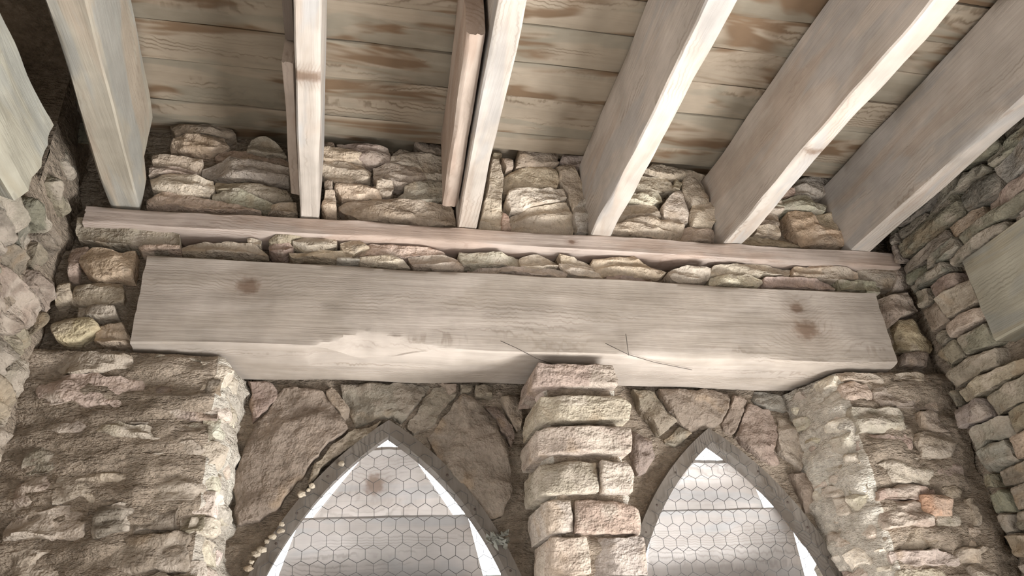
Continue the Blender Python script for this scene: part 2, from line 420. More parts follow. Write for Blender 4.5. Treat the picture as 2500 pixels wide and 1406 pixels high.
# ---- far wall core: slab with the two openings, then the piers in front of it
def far_wall():
    V = []; F = []; LIME = []
    def grid(fn, nu, nv, flip=False):
        b = len(V)
        for j in range(nv+1):
            for i in range(nu+1): V.append(fn(i/nu, j/nv))
        for j in range(nv):
            for i in range(nu):
                a = b+j*(nu+1)+i; f = (a, a+1, a+nu+2, a+nu+1); F.append(f[::-1] if flip else f)
    def rough(p, n, amp=.03, fr=6):
        return p + n*(amp*fbm(p.x*fr, p.y*fr, p.z*fr*1.6, 4))
    nY = Vector((0, -1, 0))
    # slab in rows
    zs = [-2.35+.15*i for i in range(13)]; zs = [z for z in zs if z < -.4] + [-.4+.028*i for i in range(0, 52)] + [1.06, 1.15, 1.30, 1.62]
    def spans(z):
        w = [max(0.0, arch_w(a, z, .03)) for a in ARCH]
        return [(-1.4, ARCH[0][0]-w[0]), (ARCH[0][0]+w[0], ARCH[1][0]-w[1]), (ARCH[1][0]+w[1], 3.1)]
    def put(q): V.append(q); return len(V)-1
    for z0, z1 in zip(zs, zs[1:]):
        s0, s1 = spans(z0), spans(z1)
        for k in range(3):
            n = 22
            for yy, fl in ((YB+.015, False), (3.13, True)):
                lo = [put(rough(Vector((s0[k][0]+(s0[k][1]-s0[k][0])*i/n, yy, z0)), nY, .02)) for i in range(n+1)]
                hi = [put(rough(Vector((s1[k][0]+(s1[k][1]-s1[k][0])*i/n, yy, z1)), nY, .02)) for i in range(n+1)]
                for i in range(n):
                    f = (lo[i], lo[i+1], hi[i+1], hi[i]); F.append(f[::-1] if fl else f)
                if not fl: fr_ = (lo, hi)
                else:
                    for e in (0, -1):
                        F.append((fr_[0][e], fr_[1][e], hi[e], lo[e]))
    # upper wall core behind the dry-laid stones
    grid(lambda s, t: rough(Vector((-1.3+4.3*s, 2.84, 1.57+.98*t)), nY, .03), 90, 26)
    grid(lambda s, t: rough(Vector((-1.3+.6*s, 2.80, 1.15+.5*t)), nY, .03), 14, 12)
    grid(lambda s, t: rough(Vector((2.48+.5*s, 2.80, 1.15+.5*t)), nY, .03), 12, 12)
    grid(lambda s, t: Vector((-1.3+4.3*s, 2.84+.6*t, 1.57)), 4, 4)
    grid(lambda s, t: Vector((-1.3+4.3*s, 3.13, 1.50+1.05*t)), 4, 4, True)
    # piers: a path in plan swept upwards
    def pier(path, z0, z1, amp, fr, bend=None):
        pts = [Vector((x, y, 0)) for x, y in path]
        n = max(10, int(sum((b-a).length for a, b in zip(pts, pts[1:]))/.022)); rs = resample(pts, [i/n for i in range(n+1)])
        nz_ = int((z1-z0)/.022)
        b = len(V)
        for j in range(nz_+1):
            z = z0+(z1-z0)*j/nz_
            for i, q in enumerate(rs):
                t = (rs[min(i+1, n)]-rs[max(i-1, 0)]).normalized(); nrm = Vector((t.y, -t.x, 0))
                p = Vector((q.x, q.y, z))
                if bend: p = p+bend(p)
                V.append(p+nrm*amp*(fbm(p.x*fr, p.y*fr, p.z*fr*2.0, 4)+.5*nz(p.x*3, p.y*3, p.z*30)))
        for j in range(nz_):
            for i in range(n):
                a = b+j*(n+1)+i; F.append((a, a+1, a+n+2, a+n+1))
        for j in range(nz_):
            for i in range(n):
                t = rs[i+1]-rs[i]
                if abs(t.y) > abs(t.x)*.55: LIME.append(len(F)-nz_*n+j*n+i)
        V.append(Vector((rs[n//2].x, 3.0, z1))); tip = len(V)-1
        for i in range(n):
            a = b+nz_*(n+1)+i; F.append((a, a+1, tip))
    pier([(-1.2, 2.735), (-.44, 2.735), (-.41, 2.76), (-.36, 3.12)], -2.3, 1.19, .035, 6)
    pier([(.84, 3.12), (.815, 2.78), (.83, 2.755), (1.10, 2.755), (1.12, 2.78), (1.10, 3.12)], -2.3, 1.15, .03, 7)
    pier([(2.10, 3.12), (2.20, 2.79), (2.235, 2.755), (2.8, 2.745)], -2.3, 1.18, .035, 6)
    o = mk('wall_far', V, F, M_mortar); o.data.materials.append(M_lime_lit)
    for i in LIME: o.data.polygons[i].material_index = 1
    return tag(o, 'rubble stone wall with two pointed louvred openings', kind='structure')
W_FAR = far_wall()

def slab_wall(name, make, u0, u1, openings, z0, z1, label, amp=.025):
    """a wall of mortar core with rectangular openings, built from cells so every opening is real"""
    us = sorted({u0, u1, *[o[0] for o in openings], *[o[1] for o in openings]})
    zz = sorted({z0, z1, *[o[2] for o in openings], *[o[3] for o in openings]})
    V = []; F = []
    def solid(i, j):
        if i < 0 or j < 0 or i >= len(us)-1 or j >= len(zz)-1: return False
        cu, cz = (us[i]+us[i+1])/2, (zz[j]+zz[j+1])/2
        return not any(o[0] < cu < o[1] and o[2] < cz < o[3] for o in openings)
    for i in range(len(us)-1):
        for j in range(len(zz)-1):
            if not solid(i, j): continue
            a, b, c, d = us[i], us[i+1], zz[j], zz[j+1]
            n = max(1, int((b-a)/.045)); m = max(1, int((d-c)/.045))
            for dep in (0.0, .34):
                base = len(V)
                for q in range(m+1):
                    for p in range(n+1):
                        uu, z = a+(b-a)*p/n, c+(d-c)*q/m
                        V.append(make(uu, z, dep + (amp*fbm(uu*6, z*9, 4.4, 4) if dep == 0 else 0)))
                for q in range(m):
                    for p in range(n):
                        e = base+q*(n+1)+p; F.append((e, e+1, e+n+2, e+n+1))
            for (di, dj, A, B) in ((-1, 0, (a, c), (a, d)), (1, 0, (b, c), (b, d)), (0, -1, (a, c), (b, c)), (0, 1, (a, d), (b, d))):
                if not solid(i+di, j+dj):
                    e = len(V); V.extend([make(A[0], A[1], -.01), make(B[0], B[1], -.01), make(B[0], B[1], .34), make(A[0], A[1], .34)]); F.append((e, e+1, e+2, e+3))
    return tag(mk(name, V, F, M_mortar), label, kind='structure')

OPEN = [(-.55, .5, -1.95, .3), (1.05, 2.10, -1.95, .3)]
W_RIGHT = slab_wall('wall_right', lambda u, z, d: Vector((RX+.085+d, u, z)), -1.2, 3.3, OPEN, -2.35, 2.6, 'rubble stone wall at the right hand side')
W_LEFT = slab_wall('wall_left', lambda u, z, d: Vector((LX-.04-d, u, z)), -1.2, 3.3, OPEN+[(-1.0, 2.42, 1.70, 2.24)], -2.35, 2.6, 'mortar smeared rubble wall at the left hand side')
mk('light_stop_board', [(LX-.42, -1.2, 1.5), (LX-.42, 3.0, 1.5), (LX-.42, 3.0, 2.45), (LX-.42, -1.2, 2.45), (LX-.37, -1.2, 1.5), (LX-.37, 3.0, 1.5), (LX-.37, 3.0, 2.45), (LX-.37, -1.2, 2.45)],
   [(3, 2, 1, 0), (4, 5, 6, 7), (0, 1, 5, 4), (1, 2, 6, 5), (2, 3, 7, 6), (3, 0, 4, 7)], M_board, W_LEFT, smooth=False)  # added backing that keeps sky light out of the recess under the roof
W_REAR = slab_wall('wall_rear', lambda u, z, d: Vector((u, -1.1-d, z)), -1.4, 3.1, [(-.32, .72, -1.95, .3), (1.13, 2.17, -1.95, .3)], -2.35, 2.6, 'rubble wall behind the viewer')
fv = []; ff = []
for j in range(9):
    for i in range(9): fv.append((-1.4+4.5*i/8, -1.4+4.8*j/8, -2.315+.008*nz(i*.7, j*.7, 2)))
for j in range(8):
    for i in range(8): a = j*9+i; ff.append((a, a+1, a+10, a+9))
tag(mk('floor', fv, ff, M_ground), 'dusty floor of the belfry', kind='structure')

# ---- ceiling: roof deck with one object per board
deck = mk('ceiling', [(-1.4, -1.45, ZR+.06), (3.1, -1.45, ZR+.06), (3.1, 3.45, ZR+.06), (-1.4, 3.45, ZR+.06), (-1.4, -1.45, ZR+.12), (3.1, -1.45, ZR+.12), (3.1, 3.45, ZR+.12), (-1.4, 3.45, ZR+.12)],
          [(0, 1, 2, 3), (7, 6, 5, 4), (0, 4, 5, 1), (1, 5, 6, 2), (2, 6, 7, 3), (3, 7, 4, 0)], M_board, smooth=False)
tag(deck, 'roof of wide stained boards lying across the rafters', kind='structure')
seams = [2.692, 2.567, 2.328, 2.13, 1.939, 1.762]
while seams[-1] > -1.2: seams.append(seams[-1]-random.uniform(.18, .205))
for i, (y1, y0) in enumerate(zip(seams, seams[1:])):
    gp = random.uniform(.002, .005)
    beam('plank', (-1.25, (y0+y1)/2, ZR+.02+random.uniform(-.004, .006)), (2.95, (y0+y1)/2, ZR+.02+random.uniform(-.004, .006)), (y1-y0)-gp, .034, M_board, deck, bev=.003, wob=.003, step=.12, m=3, sd=i*5.3, rough=.0012)

# ================================================================== TIMBERS
def lintel_hook(q):
    # torn lower arris and waney bottom edge
    x = q.x
    t = (x+.12)/.25 if x < .13 else (.42-x)/.29
    if q.y < 2.86 and t > 0:
        zc = 1.205+.095*min(1, t*1.15)*(.8+.35*nz(x*9, 0, 3))
        if q.z < zc:
            tear = .55+.5*nz(x*5+q.z*60, q.z*70, 1.5)
            q = Vector((x, max(q.y, 2.70+(zc-q.z)*(.9+.5*tear)), q.z+.012*tear))
    if q.z < 1.26 and q.y < 2.80:
        k2 = max(0, 1-(q.z-1.2)/.06)*max(0, 1-(q.y-2.69)/.10)
        q.z += .022*k2*(.4+nz(q.x*1.7, 0, 5))
    return q
lintel = beam('lintel_beam', (-.745, YF+.165, 1.400), (2.515, YF+.165, 1.385), .33, .378, M_lintel, bev=.007, wob=.004, hook=lintel_hook, step=.018, m=20, sd=2.0, rough=.003)
tag(lintel, 'massive pale timber lintel spanning both pointed window openings', 'beam')
def plate_hook(q):
    if q.z > 1.78 and q.y < 2.8:
        q = Vector((q.x, q.y, q.z + .010*nz(q.x*2.6, 1, 1)+.006*nz(q.x*9, 1, 4)))
    return q
plate = beam('wall_plate', (-1.0, 2.85, 1.763), (2.73, 2.85, 1.777), .29, .082, M_plate, bev=.006, wob=.004, hook=plate_hook, step=.03, sd=5.0, rough=.003, m=8)
tag(plate, 'long slim timber plate under the rafter feet, above the lintel', 'beam')

RAFT = [
    # x at wall, x towards viewer, width, name suffix label, material
    (-.857, -.79, .11, 'broad lime-streaked rafter nearest the left wall', M_raft_g),
    (-.147, -.138, .078, 'narrow white rafter second from the left with a knot halfway', M_raft2),
    (.523, .452, .085, 'rafter third from the left, doubled by a split timber', M_raft),
    (1.147, 1.10, .095, 'rafter fourth from the left with wavy grain on its foot', M_raft),
    (1.820, 1.815, .095, 'rafter fifth from the left with an oval knot in its bright underside', M_raft5),
    (2.52, 2.49, .105, 'dark rafter running beside the right wall', M_raft),
]
for i, (xa, xb, w, lab, mt) in enumerate(RAFT):
    sl = (xb-xa)/1.2
    def hook(q, i=i):
        if i in (3, 4) and q.z < 1.84:   # waney lower edges
            q = Vector((q.x+.006*nz(q.y*4, i, 0), q.y, q.z+.008*nz(q.y*6, i, q.x*20)))
        if i == 0 and q.y > 2.5 and q.z > 2.0:
            q = Vector((q.x, q.y-(q.y-2.5)*.35, q.z))
        return q
    r_ = beam('rafter', (xa-sl*.22, 2.83 if i else 2.74, (1.815+ZR)/2-.003), (xa+sl*3.75, -1.15, (1.815+ZR)/2-.003), w, ZR-1.815-.012, mt, along='Y', bev=.006, wob=.006, step=.05, hook=hook, m=8, sd=11.0+i*3.7, rough=.0025)
    tag(r_, lab, 'rafter', 'rafters carrying the roof boards')
t_ = beam('sister_rafter', (.437, 2.62, 2.043), (.384, 1.66, 2.043), .062, .375, M_scab, along='Y', bev=.010, wob=.005, m=7, sd=41, rough=.004)
tag(t_, 'split reddish timber fixed along the third rafter, ending short above', 'beam')
t_ = beam('patch_board', (-.213, 2.66, 2.06), (-.211, 1.91, 2.06), .036, .33, M_scab, along='Y', bev=.004, wob=.003, m=5, sd=47)
tag(t_, 'short brown board nailed to the side of the narrow white rafter', 'board')
t_ = beam('packing_board', (-.212, 1.90, 2.11), (-.205, -.9, 2.11), .034, .25, wood('shaded_packing_pine', 'Y', (.16, .125, .10), (.09, .07, .055), (.12, .09, .07)), along='Y', bev=.004, m=5, sd=49)  # the dark wood colour stands in for the shadow over this board
tag(t_, 'board with shadow in its colour beside the narrow white rafter above the brown patch', 'board')

rl = beam('side_lintel', (RX+.12, 2.345, 1.365), (RX+.12, -.95, 1.365), .28, .40, M_side, along='Y', bev=.008, m=8, sd=55, rough=.004)
tag(rl, 'green-grey timber lintel let into the right wall', 'beam')
ll = beam('side_lintel', (-.88-.14, 1.98, 1.475), (-.88-.14, -.95, 1.475), .28, .29, M_side, along='Y', bev=.02, m=10, sd=59, rough=.016, step=.03)
tag(ll, 'pale timber lintel at the left edge, under the broad rafter', 'beam')

# ================================================================== WINDOWS
def arch_pts(a, inset, side, n=26, zlow=-.85):
    cx, za, W, kq = a
    R = W+kq; hgt = math.sqrt(R*R-kq*kq); zs = za-hgt; Ri = R-inset
    top = math.asin(min(1, math.sqrt(max(0, Ri*Ri-kq*kq))/Ri))
    out = [(cx+side*(W-inset), zlow)]
    for i in range(n+1):
        th = top*i/n
        out.append((cx+side*(Ri*math.cos(th)-kq), zs+Ri*math.sin(th)))
    return out

LY0, LY1 = YB+.09, YB+.37          # inner (upper) and outer (lower) edge of every louvre board
def louvres(tops, below):
    out = []
    for (tl, tr, bl_, br_) in tops:
        a, b, c, d = onY(*tl, LY0), onY(*tr, LY0), onY(*bl_, LY1), onY(*br_, LY1)
        out.append(((a.z+b.z)/2, (c.z+d.z)/2, a.x, b.x, c.x, d.x))
    z = out[-1][1]+.12
    while z > -.7:
        out.append((z, z-.33, *below, *below)); z -= .28
    return out
LOUV = [louvres([((905, 1098), (994, 1098), (764, 1263), (1106, 1266)), ((733, 1263), (1142, 1266), (632, 1520), (1206, 1520))], (-.36, .78)),
        louvres([((1690, 1131), (1818, 1130), (1612, 1250), (1866, 1240)), ((1602, 1250), (1922, 1241), (1560, 1520), (1992, 1510))], (1.12, 2.2))]
def make_window(idx, a, label):
    root = empty('window_%d' % (idx+1), (a[0], YB, -.85)); tag(root, label, kind='structure')
    y0, y1, fw = YB-.03, YB+.045, .053
    for side in (-1, 1):
        A = arch_pts(a, .0, side); B = arch_pts(a, fw, side)
        V = []; F = []
        for i, ((xo, zo), (xi, zi)) in enumerate(zip(A, B)):
            if i == len(A)-1: xo = xi = a[0]
            wv = .004*nz(i*.7, side, idx)
            V += [Vector((xo, y0+wv, zo)), Vector((xi+.004, y0+wv, zi-.002)), Vector((xi, y0+.008+wv, zi)), Vector((xi, y1, zi)), Vector((xo, y1, zo))]
        for i in range(len(A)-1):
            for k in range(5):
                p, q = i*5+k, i*5+(k+1) % 5
                f = (p, q, q+5, p+5); F.append(f if side > 0 else f[::-1])
        F.append((0, 1, 2, 3, 4)); F.append(tuple(len(V)-5+k for k in range(5)))
        o = mk('frame', V, F, M_frame, root); o.data.set_sharp_from_angle(angle=math.radians(40))
    # louvre boards: inner edge high, outer edge low
    specs = LOUV[idx]
    for (zt, zb, xl_top, xr_top, xl_bot, xr_bot) in specs:
        yt, yb, th = LY0, LY1, .020
        n = 12; m = 6; V = []; F = []
        d = Vector((0, yb-yt, zb-zt)).normalized(); nn_ = Vector((0, -d.z, d.y)); nn_ = nn_ if nn_.y < 0 else -nn_
        for lay in (0, 1):
            for j in range(m+1):
                t = j/m
                xl, xr = xl_top+(xl_bot-xl_top)*t, xr_top+(xr_bot-xr_top)*t
                for i in range(n+1):
                    s = i/n
                    p = Vector((xl+(xr-xl)*s, yt+(yb-yt)*t, zt+(zb-zt)*t+.004*nz(s*5, zt*9, idx*3)))
                    V.append(p - nn_*th*lay)
        def id_(l, j, i): return l*(m+1)*(n+1)+j*(n+1)+i
        for j in range(m):
            for i in range(n):
                F.append((id_(0, j, i), id_(0, j+1, i), id_(0, j+1, i+1), id_(0, j, i+1)))
                F.append((id_(1, j, i), id_(1, j, i+1), id_(1, j+1, i+1), id_(1, j+1, i)))
        for i in range(n):
            F.append((id_(0, 0, i), id_(0, 0, i+1), id_(1, 0, i+1), id_(1, 0, i))); F.append((id_(0, m, i), id_(1, m, i), id_(1, m, i+1), id_(0, m, i+1)))
        for j in range(m):
            F.append((id_(0, j, 0), id_(1, j, 0), id_(1, j+1, 0), id_(0, j+1, 0))); F.append((id_(0, j, n), id_(0, j+1, n), id_(1, j+1, n), id_(1, j, n)))
        mk('louvre_board', V, F, M_louvk if (idx, zt) == (0, LOUV[0][0][0]) else M_louv, root, smooth=False)
    # chicken wire stretched over the front of the frame
    V = []; F = []; s = .0335; rad = .0011; seen = set()
    def warp(x, z):
        return Vector((x+.007*nz(x*9, z*9, 1+idx), y0-.008+.006*nz(x*5, z*5, 7), z+.007*nz(x*9, z*9, 5+idx)))
    def tube(p, q):
        d = (q-p); L = d.length; d /= L; e1 = d.cross(Vector((0, 1, 0))).normalized(); e2 = d.cross(e1); b = len(V)
        for c in (p, q):
            for k in range(3):
                an = k*2.0944; V.append(c+e1*rad*math.cos(an)+e2*rad*math.sin(an))
        for k in range(3): F.append((b+k, b+(k+1) % 3, b+3+(k+1) % 3, b+3+k))
    W_ = math.sqrt(3)*s
    def inside(x, z): return z > -.4 and abs(x-a[0]) < arch_w(a, z, .02)
    for rr in range(-20, 40):
        for cc in range(-14, 15):
            x = a[0]+cc*W_+(rr % 2)*W_/2; z = .3+rr*1.5*s
            hx = [(x+s*math.sin(k*math.pi/3), z+s*math.cos(k*math.pi/3)) for k in range(6)]
            for k in range(6):
                A_, B_ = hx[k], hx[(k+1) % 6]
                key = tuple(sorted(((round(A_[0], 3), round(A_[1], 3)), (round(B_[0], 3), round(B_[1], 3)))))
                if key in seen or not inside((A_[0]+B_[0])/2, (A_[1]+B_[1])/2): continue
                seen.add(key); tube(warp(*A_), warp(*B_))
    o = mk('wire_mesh', V, F, M_wire, root); o['label'] = 'rusty hexagonal chicken wire'
    return root
make_window(0, ARCH[0], 'left pointed window with slanting louvre boards behind chicken wire')
make_window(1, ARCH[1], 'right pointed window with slanting louvre boards behind chicken wire')

# ================================================================== TRACED STONES OF THE FAR WALL
def traced(L, Y, mat, names, parent=W_FAR, h=(0, .02), gain=1.0, grow=1.0, **kw):
    for item in L:
        pts, nm = item if isinstance(item[1], str) else (item, None)
        pl = [(lambda p: (p.x, p.z))(onY(x, y, Y)) for x, y in pts]
        c = pal([nm]) if nm else pal(names)
        c = tuple(x*gain for x in c)
        mx, my = sum(q[0] for q in pl)/len(pl), sum(q[1] for q in pl)/len(pl)
        pl = [(mx+(q[0]-mx)*(1+(grow-1)*.5), my+(q[1]-my)*grow) for q in pl]
        stone(pl, frame_y(Y), mat, parent, c, h=random.uniform(*h), **kw)

ZA = [
 ([(413,297),(570,312),(576,326),(540,331),(425,326)], 'brown'), ([(425,331),(545,336),(560,358),(520,367),(450,363),(411,362),(414,345)], 'tan'),
 ([(610,340),(650,336),(686,362),(702,388),(640,381),(600,370)], 'blue'), ([(371,380),(440,383),(497,386),(492,402),(485,418),(430,413),(370,406)], 'tan'),
 ([(545,365),(600,368),(680,385),(705,400),(706,418),(650,410),(600,398),(540,386),(525,376)], 'brown'), ([(495,402),(560,393),(640,406),(706,421),(706,446),(640,441),(560,431),(510,426),(490,416)], 'green'),
 ([(367,440),(420,426),(480,433),(523,446),(520,466),(512,482),(450,479),(390,466),(366,460)], 'pale'), ([(530,446),(600,446),(700,461),(718,490),(660,491),(580,471),(530,466)], 'brown'),
 ([(522,471),(575,466),(640,491),(695,511),(640,514),(560,501),(520,491)], 'green'), ([(358,478),(420,471),(520,492),(610,509),(640,522),(560,517),(450,510),(355,500)], 'tan'),
 ([(650,498),(725,502),(728,526),(650,522)], 'brown'), ([(366,412),(430,415),(480,420),(475,430),(420,424),(366,436)], 'brown')]
ZB_ = [
 ([(822,352),(870,350),(950,365),(956,395),(900,398),(860,386),(830,362)], 'brown'), ([(783,370),(800,363),(893,378),(893,393),(830,393),(781,392)], 'tan'),
 ([(960,366),(975,362),(1015,375),(1075,390),(1092,410),(1078,447),(1042,441),(1020,406),(955,399)], 'grey'), ([(781,395),(908,397),(907,432),(850,452),(800,440),(781,425)], 'tan'),
 ([(912,406),(990,402),(1035,410),(1045,440),(1020,451),(970,449),(913,436)], 'green'), ([(820,453),(920,456),(930,485),(880,489),(835,479),(818,463)], 'tan'),
 ([(915,440),(955,445),(963,460),(955,479),(935,483),(920,465)], 'tan'), ([(791,448),(812,448),(812,464),(793,464)], 'brown'),
 ([(990,455),(1055,447),(1100,460),(1105,492),(1020,493),(965,488),(985,470)], 'blue'), ([(792,475),(814,475),(822,533),(795,531),(786,505)], 'tan'),
 ([(835,490),(930,488),(1100,501),(1112,548),(1040,547),(880,534),(838,516),(823,502)], 'tan'), ([(1010,356),(1095,368),(1095,387),(1040,378)], 'dark'), ([(785,345),(815,350),(822,362),(785,366)], 'dark')]
ZC = [
 ([(1200,388),(1213,395),(1226,435),(1223,515),(1226,567),(1165,562),(1185,490)], 'pale'), ([(1203,368),(1228,370),(1225,386),(1201,383)], 'green'),
 ([(1222,388),(1248,391),(1253,416),(1232,419)], 'brown'), ([(1265,369),(1365,380),(1362,400),(1330,409),(1260,411)], 'brown'),
 ([(1370,382),(1425,389),(1412,414),(1385,409),(1368,396)], 'blue'), ([(1275,413),(1340,405),(1355,420),(1365,440),(1358,456),(1232,466),(1228,426)], 'tan'),
 ([(1240,471),(1375,463),(1382,486),(1330,501),(1245,516),(1237,496)], 'pale'), ([(1250,517),(1330,506),(1386,493),(1406,550),(1400,570),(1300,565),(1243,560)], 'tan'),
 ([(1358,405),(1398,412),(1445,498),(1402,522),(1386,470),(1366,440)], 'pink'), ([(1406,489),(1445,500),(1440,570),(1406,570),(1398,530)], 'blue'), ([(1224,526),(1243,532),(1248,564),(1225,566)], 'red')]
ZD = [
 ([(1590,405),(1640,412),(1722,430),(1740,442),(1600,431),(1576,421)], 'tan'), ([(1560,432),(1640,434),(1650,460),(1600,471),(1545,458)], 'tan'),
 ([(1535,476),(1600,469),(1622,490),(1590,501),(1525,492)], 'pale'), ([(1510,501),(1600,501),(1616,531),(1560,541),(1495,537)], 'tan'),
 ([(1640,476),(1666,465),(1676,515),(1681,541),(1650,546),(1620,531),(1614,506)], 'pale'), ([(1668,441),(1710,440),(1730,470),(1727,501),(1685,506),(1664,470)], 'grey'),
 ([(1685,507),(1735,501),(1750,530),(1737,560),(1690,551),(1680,525)], 'tan'), ([(1490,550),(1560,536),(1590,536),(1665,549),(1667,586),(1600,584),(1480,574)], 'tan'),
 ([(1668,553),(1730,559),(1760,576),(1757,592),(1668,588)], 'tan'), ([(1652,436),(1668,446),(1660,466),(1640,461)], 'brown')]
ZE = [
 ([(1895,490),(1960,482),(2020,500),(2010,521),(1925,513),(1880,505)], 'grey'), ([(1922,519),(1975,523),(2000,561),(2062,576),(2075,604),(1960,600),(1938,561)], 'ochre'),
 ([(1868,521),(1905,516),(1907,546),(1848,551)], 'brown'), ([(1850,551),(1900,549),(1906,576),(1838,576)], 'pale'), ([(1815,577),(1900,579),(1960,601),(1810,598)], 'pink'),
 ([(1930,441),(2030,431),(2052,461),(2000,481),(1940,476)], 'grey'), ([(1992,521),(2042,521),(2080,572),(2010,562)], 'tan'), ([(1860,501),(1905,491),(1916,513),(1868,519)], 'pale'), ([(1850,470),(1925,450),(1935,478),(1870,495)], 'brown')]
for z_ in (ZA, ZB_, ZC, ZD, ZE): traced(z_, 2.76, M_stone, None, h=(0, .035), back=.13, gain=1.28, grow=1.05, strat=.012, facets=4)
ZF = [
 ([(195,542),(300,550),(432,573),(437,600),(400,612),(320,600),(192,585)], 'brown'), ([(335,600),(440,604),(440,612),(345,613)], 'tan'), ([(443,596),(490,592),(560,594),(610,591),(650,619),(560,616),(445,613)], 'tan'),
 ([(605,581),(640,588),(635,598),(607,593)], 'pale'), ([(655,598),(700,586),(714,606),(690,620),(660,613)], 'brown'), ([(745,583),(810,581),(826,599),(790,609),(750,609),(715,596)], 'tan'),
 ([(710,613),(780,608),(860,616),(862,628),(820,632),(715,626)], 'tan'), ([(830,600),(870,590),(900,606),(864,622),(835,613)], 'tan'), ([(865,606),(890,593),(925,601),(1020,606),(1080,613),(1085,626),(960,626),(870,622)], 'tan'),
 ([(880,632),(950,628),(980,640),(1000,651),(925,646),(880,641)], 'tan'), ([(822,631),(875,631),(878,641),(822,637)], 'pale'), ([(1000,630),(1080,626),(1120,640),(1132,656),(1060,658),(1010,651)], 'pink'),
 ([(1122,619),(1200,621),(1270,629),(1270,648),(1190,643),(1135,649),(1125,635)], 'tan'), ([(1271,629),(1310,623),(1358,636),(1360,653),(1290,653),(1272,649)], 'tan'), ([(1150,646),(1270,651),(1375,662),(1378,673),(1260,669),(1155,656)], 'pale'),
 ([(1362,623),(1400,630),(1446,648),(1420,653),(1370,641)], 'tan'), ([(1450,636),(1545,631),(1560,646),(1620,666),(1602,683),(1500,669),(1450,666)], 'tan'), ([(1368,646),(1450,656),(1480,669),(1480,681),(1385,671)], 'pale'),
 ([(1486,671),(1590,681),(1590,691),(1485,683)], 'pink'), ([(1632,663),(1680,656),(1730,661),(1732,681),(1700,691),(1640,686)], 'tan'), ([(1742,651),(1830,646),(1930,656),(1925,673),(1830,673),(1740,671)], 'tan'),
 ([(1735,676),(1830,676),(1860,691),(1850,701),(1740,693)], 'pale'), ([(1862,681),(1960,679),(2035,691),(2040,703),(1870,701)], 'pink'), ([(1935,656),(2010,651),(2092,666),(2092,681),(2000,681),(1938,673)], 'tan'),
 ([(2045,686),(2145,691),(2145,714),(2055,706)], 'green'), ([(2096,656),(2190,665),(2190,702),(2098,690)], 'green'), ([(655,585),(700,580),(740,584),(712,594),(660,595)], 'brown')]
traced(ZF, 2.745, M_stone_dusty, None, h=(.004, .022), back=.12, bev=.005, strat=.016, gain=1.28, grow=1.12, edge=.009, facets=3)
ZG = [([(197,618),(225,606),(290,614),(333,614),(326,682),(255,682),(206,667),(193,640)], 'ochre'), ([(178,690),(300,686),(300,735),(240,746),(172,737)], 'tan'), ([(188,747),(280,750),(288,778),(188,772)], 'green'),
 ([(133,777),(230,781),(245,801),(200,836),(138,832),(128,800)], 'ochre'), ([(236,796),(300,790),(320,836),(250,842),(228,832)], 'tan'), ([(145,700),(172,690),(172,735),(136,742)], 'brown'), ([(172,600),(215,602),(190,640),(185,680),(160,680)], 'brown')]
traced(ZG, 2.745, M_stone, None, h=(0, .03), back=.14, gain=1.2, grow=1.05)
# stones to the right of the lintel
ZH_ = [([(2150,722),(2210,715),(2240,760),(2195,775),(2180,800)], 'brown'), ([(2192,780),(2238,778),(2245,822),(2285,835),(2272,862),(2196,850)], 'ochre'), ([(2205,865),(2262,858),(2268,890),(2210,888)], 'dark'), ([(2180,640),(2250,640),(2240,700),(2185,710)], 'grey')]
traced(ZH_, 2.74, M_stone, None, h=(0, .03), back=.12)
# centre pier: separate blocks, jutting one over the other
ZI = [([(1308,888),(1497,893),(1508,944),(1302,938)], 'pink', .045), ([(1318,963),(1505,966),(1541,988),(1538,1026),(1315,1028)], 'grey', .04), ([(1312,1046),(1465,1040),(1540,1047),(1540,1105),(1316,1104)], 'pink', .05),
      ([(1322,1126),(1462,1122),(1466,1200),(1325,1204)], 'tan', .03), ([(1466,1122),(1532,1127),(1549,1152),(1547,1203),(1470,1200)], 'grey', .035),
      ([(1335,1218),(1400,1212),(1405,1290),(1345,1300)], 'grey', .01), ([(1408,1214),(1500,1218),(1575,1232),(1578,1300),(1410,1298)], 'tan', .012), ([(1350,1308),(1440,1304),(1450,1400),(1362,1406)], 'tan', .01), ([(1446,1306),(1580,1306),(1592,1400),(1456,1404)], 'grey', .012),
      ([(1365,1412),(1480,1410),(1480,1480),(1370,1485)], 'tan', .01), ([(1485,1408),(1600,1408),(1610,1490),(1490,1490)], 'pink', .01)]
for pts, nm, h_ in ZI:
    pl = [(lambda p: (p.x, p.z))(onY(x, y, 2.70)) for x, y in pts]
    stone(pl, frame_y(2.73), M_stone_dusty, W_FAR, pal([nm]), h=h_, back=.26, bev=.009, rough=.009, strat=.004, corner=.03, edge=.007, facets=3)
rubble(frame_xr(.815), (2.76, 3.04, .25, 1.15), (.07, .11), (.10, .20), M_stone_dusty, W_FAR, ['pale', 'tan', 'pale'], h=(-.01, .02), back=.08, gap=.006, edge=.012, rough=.02)
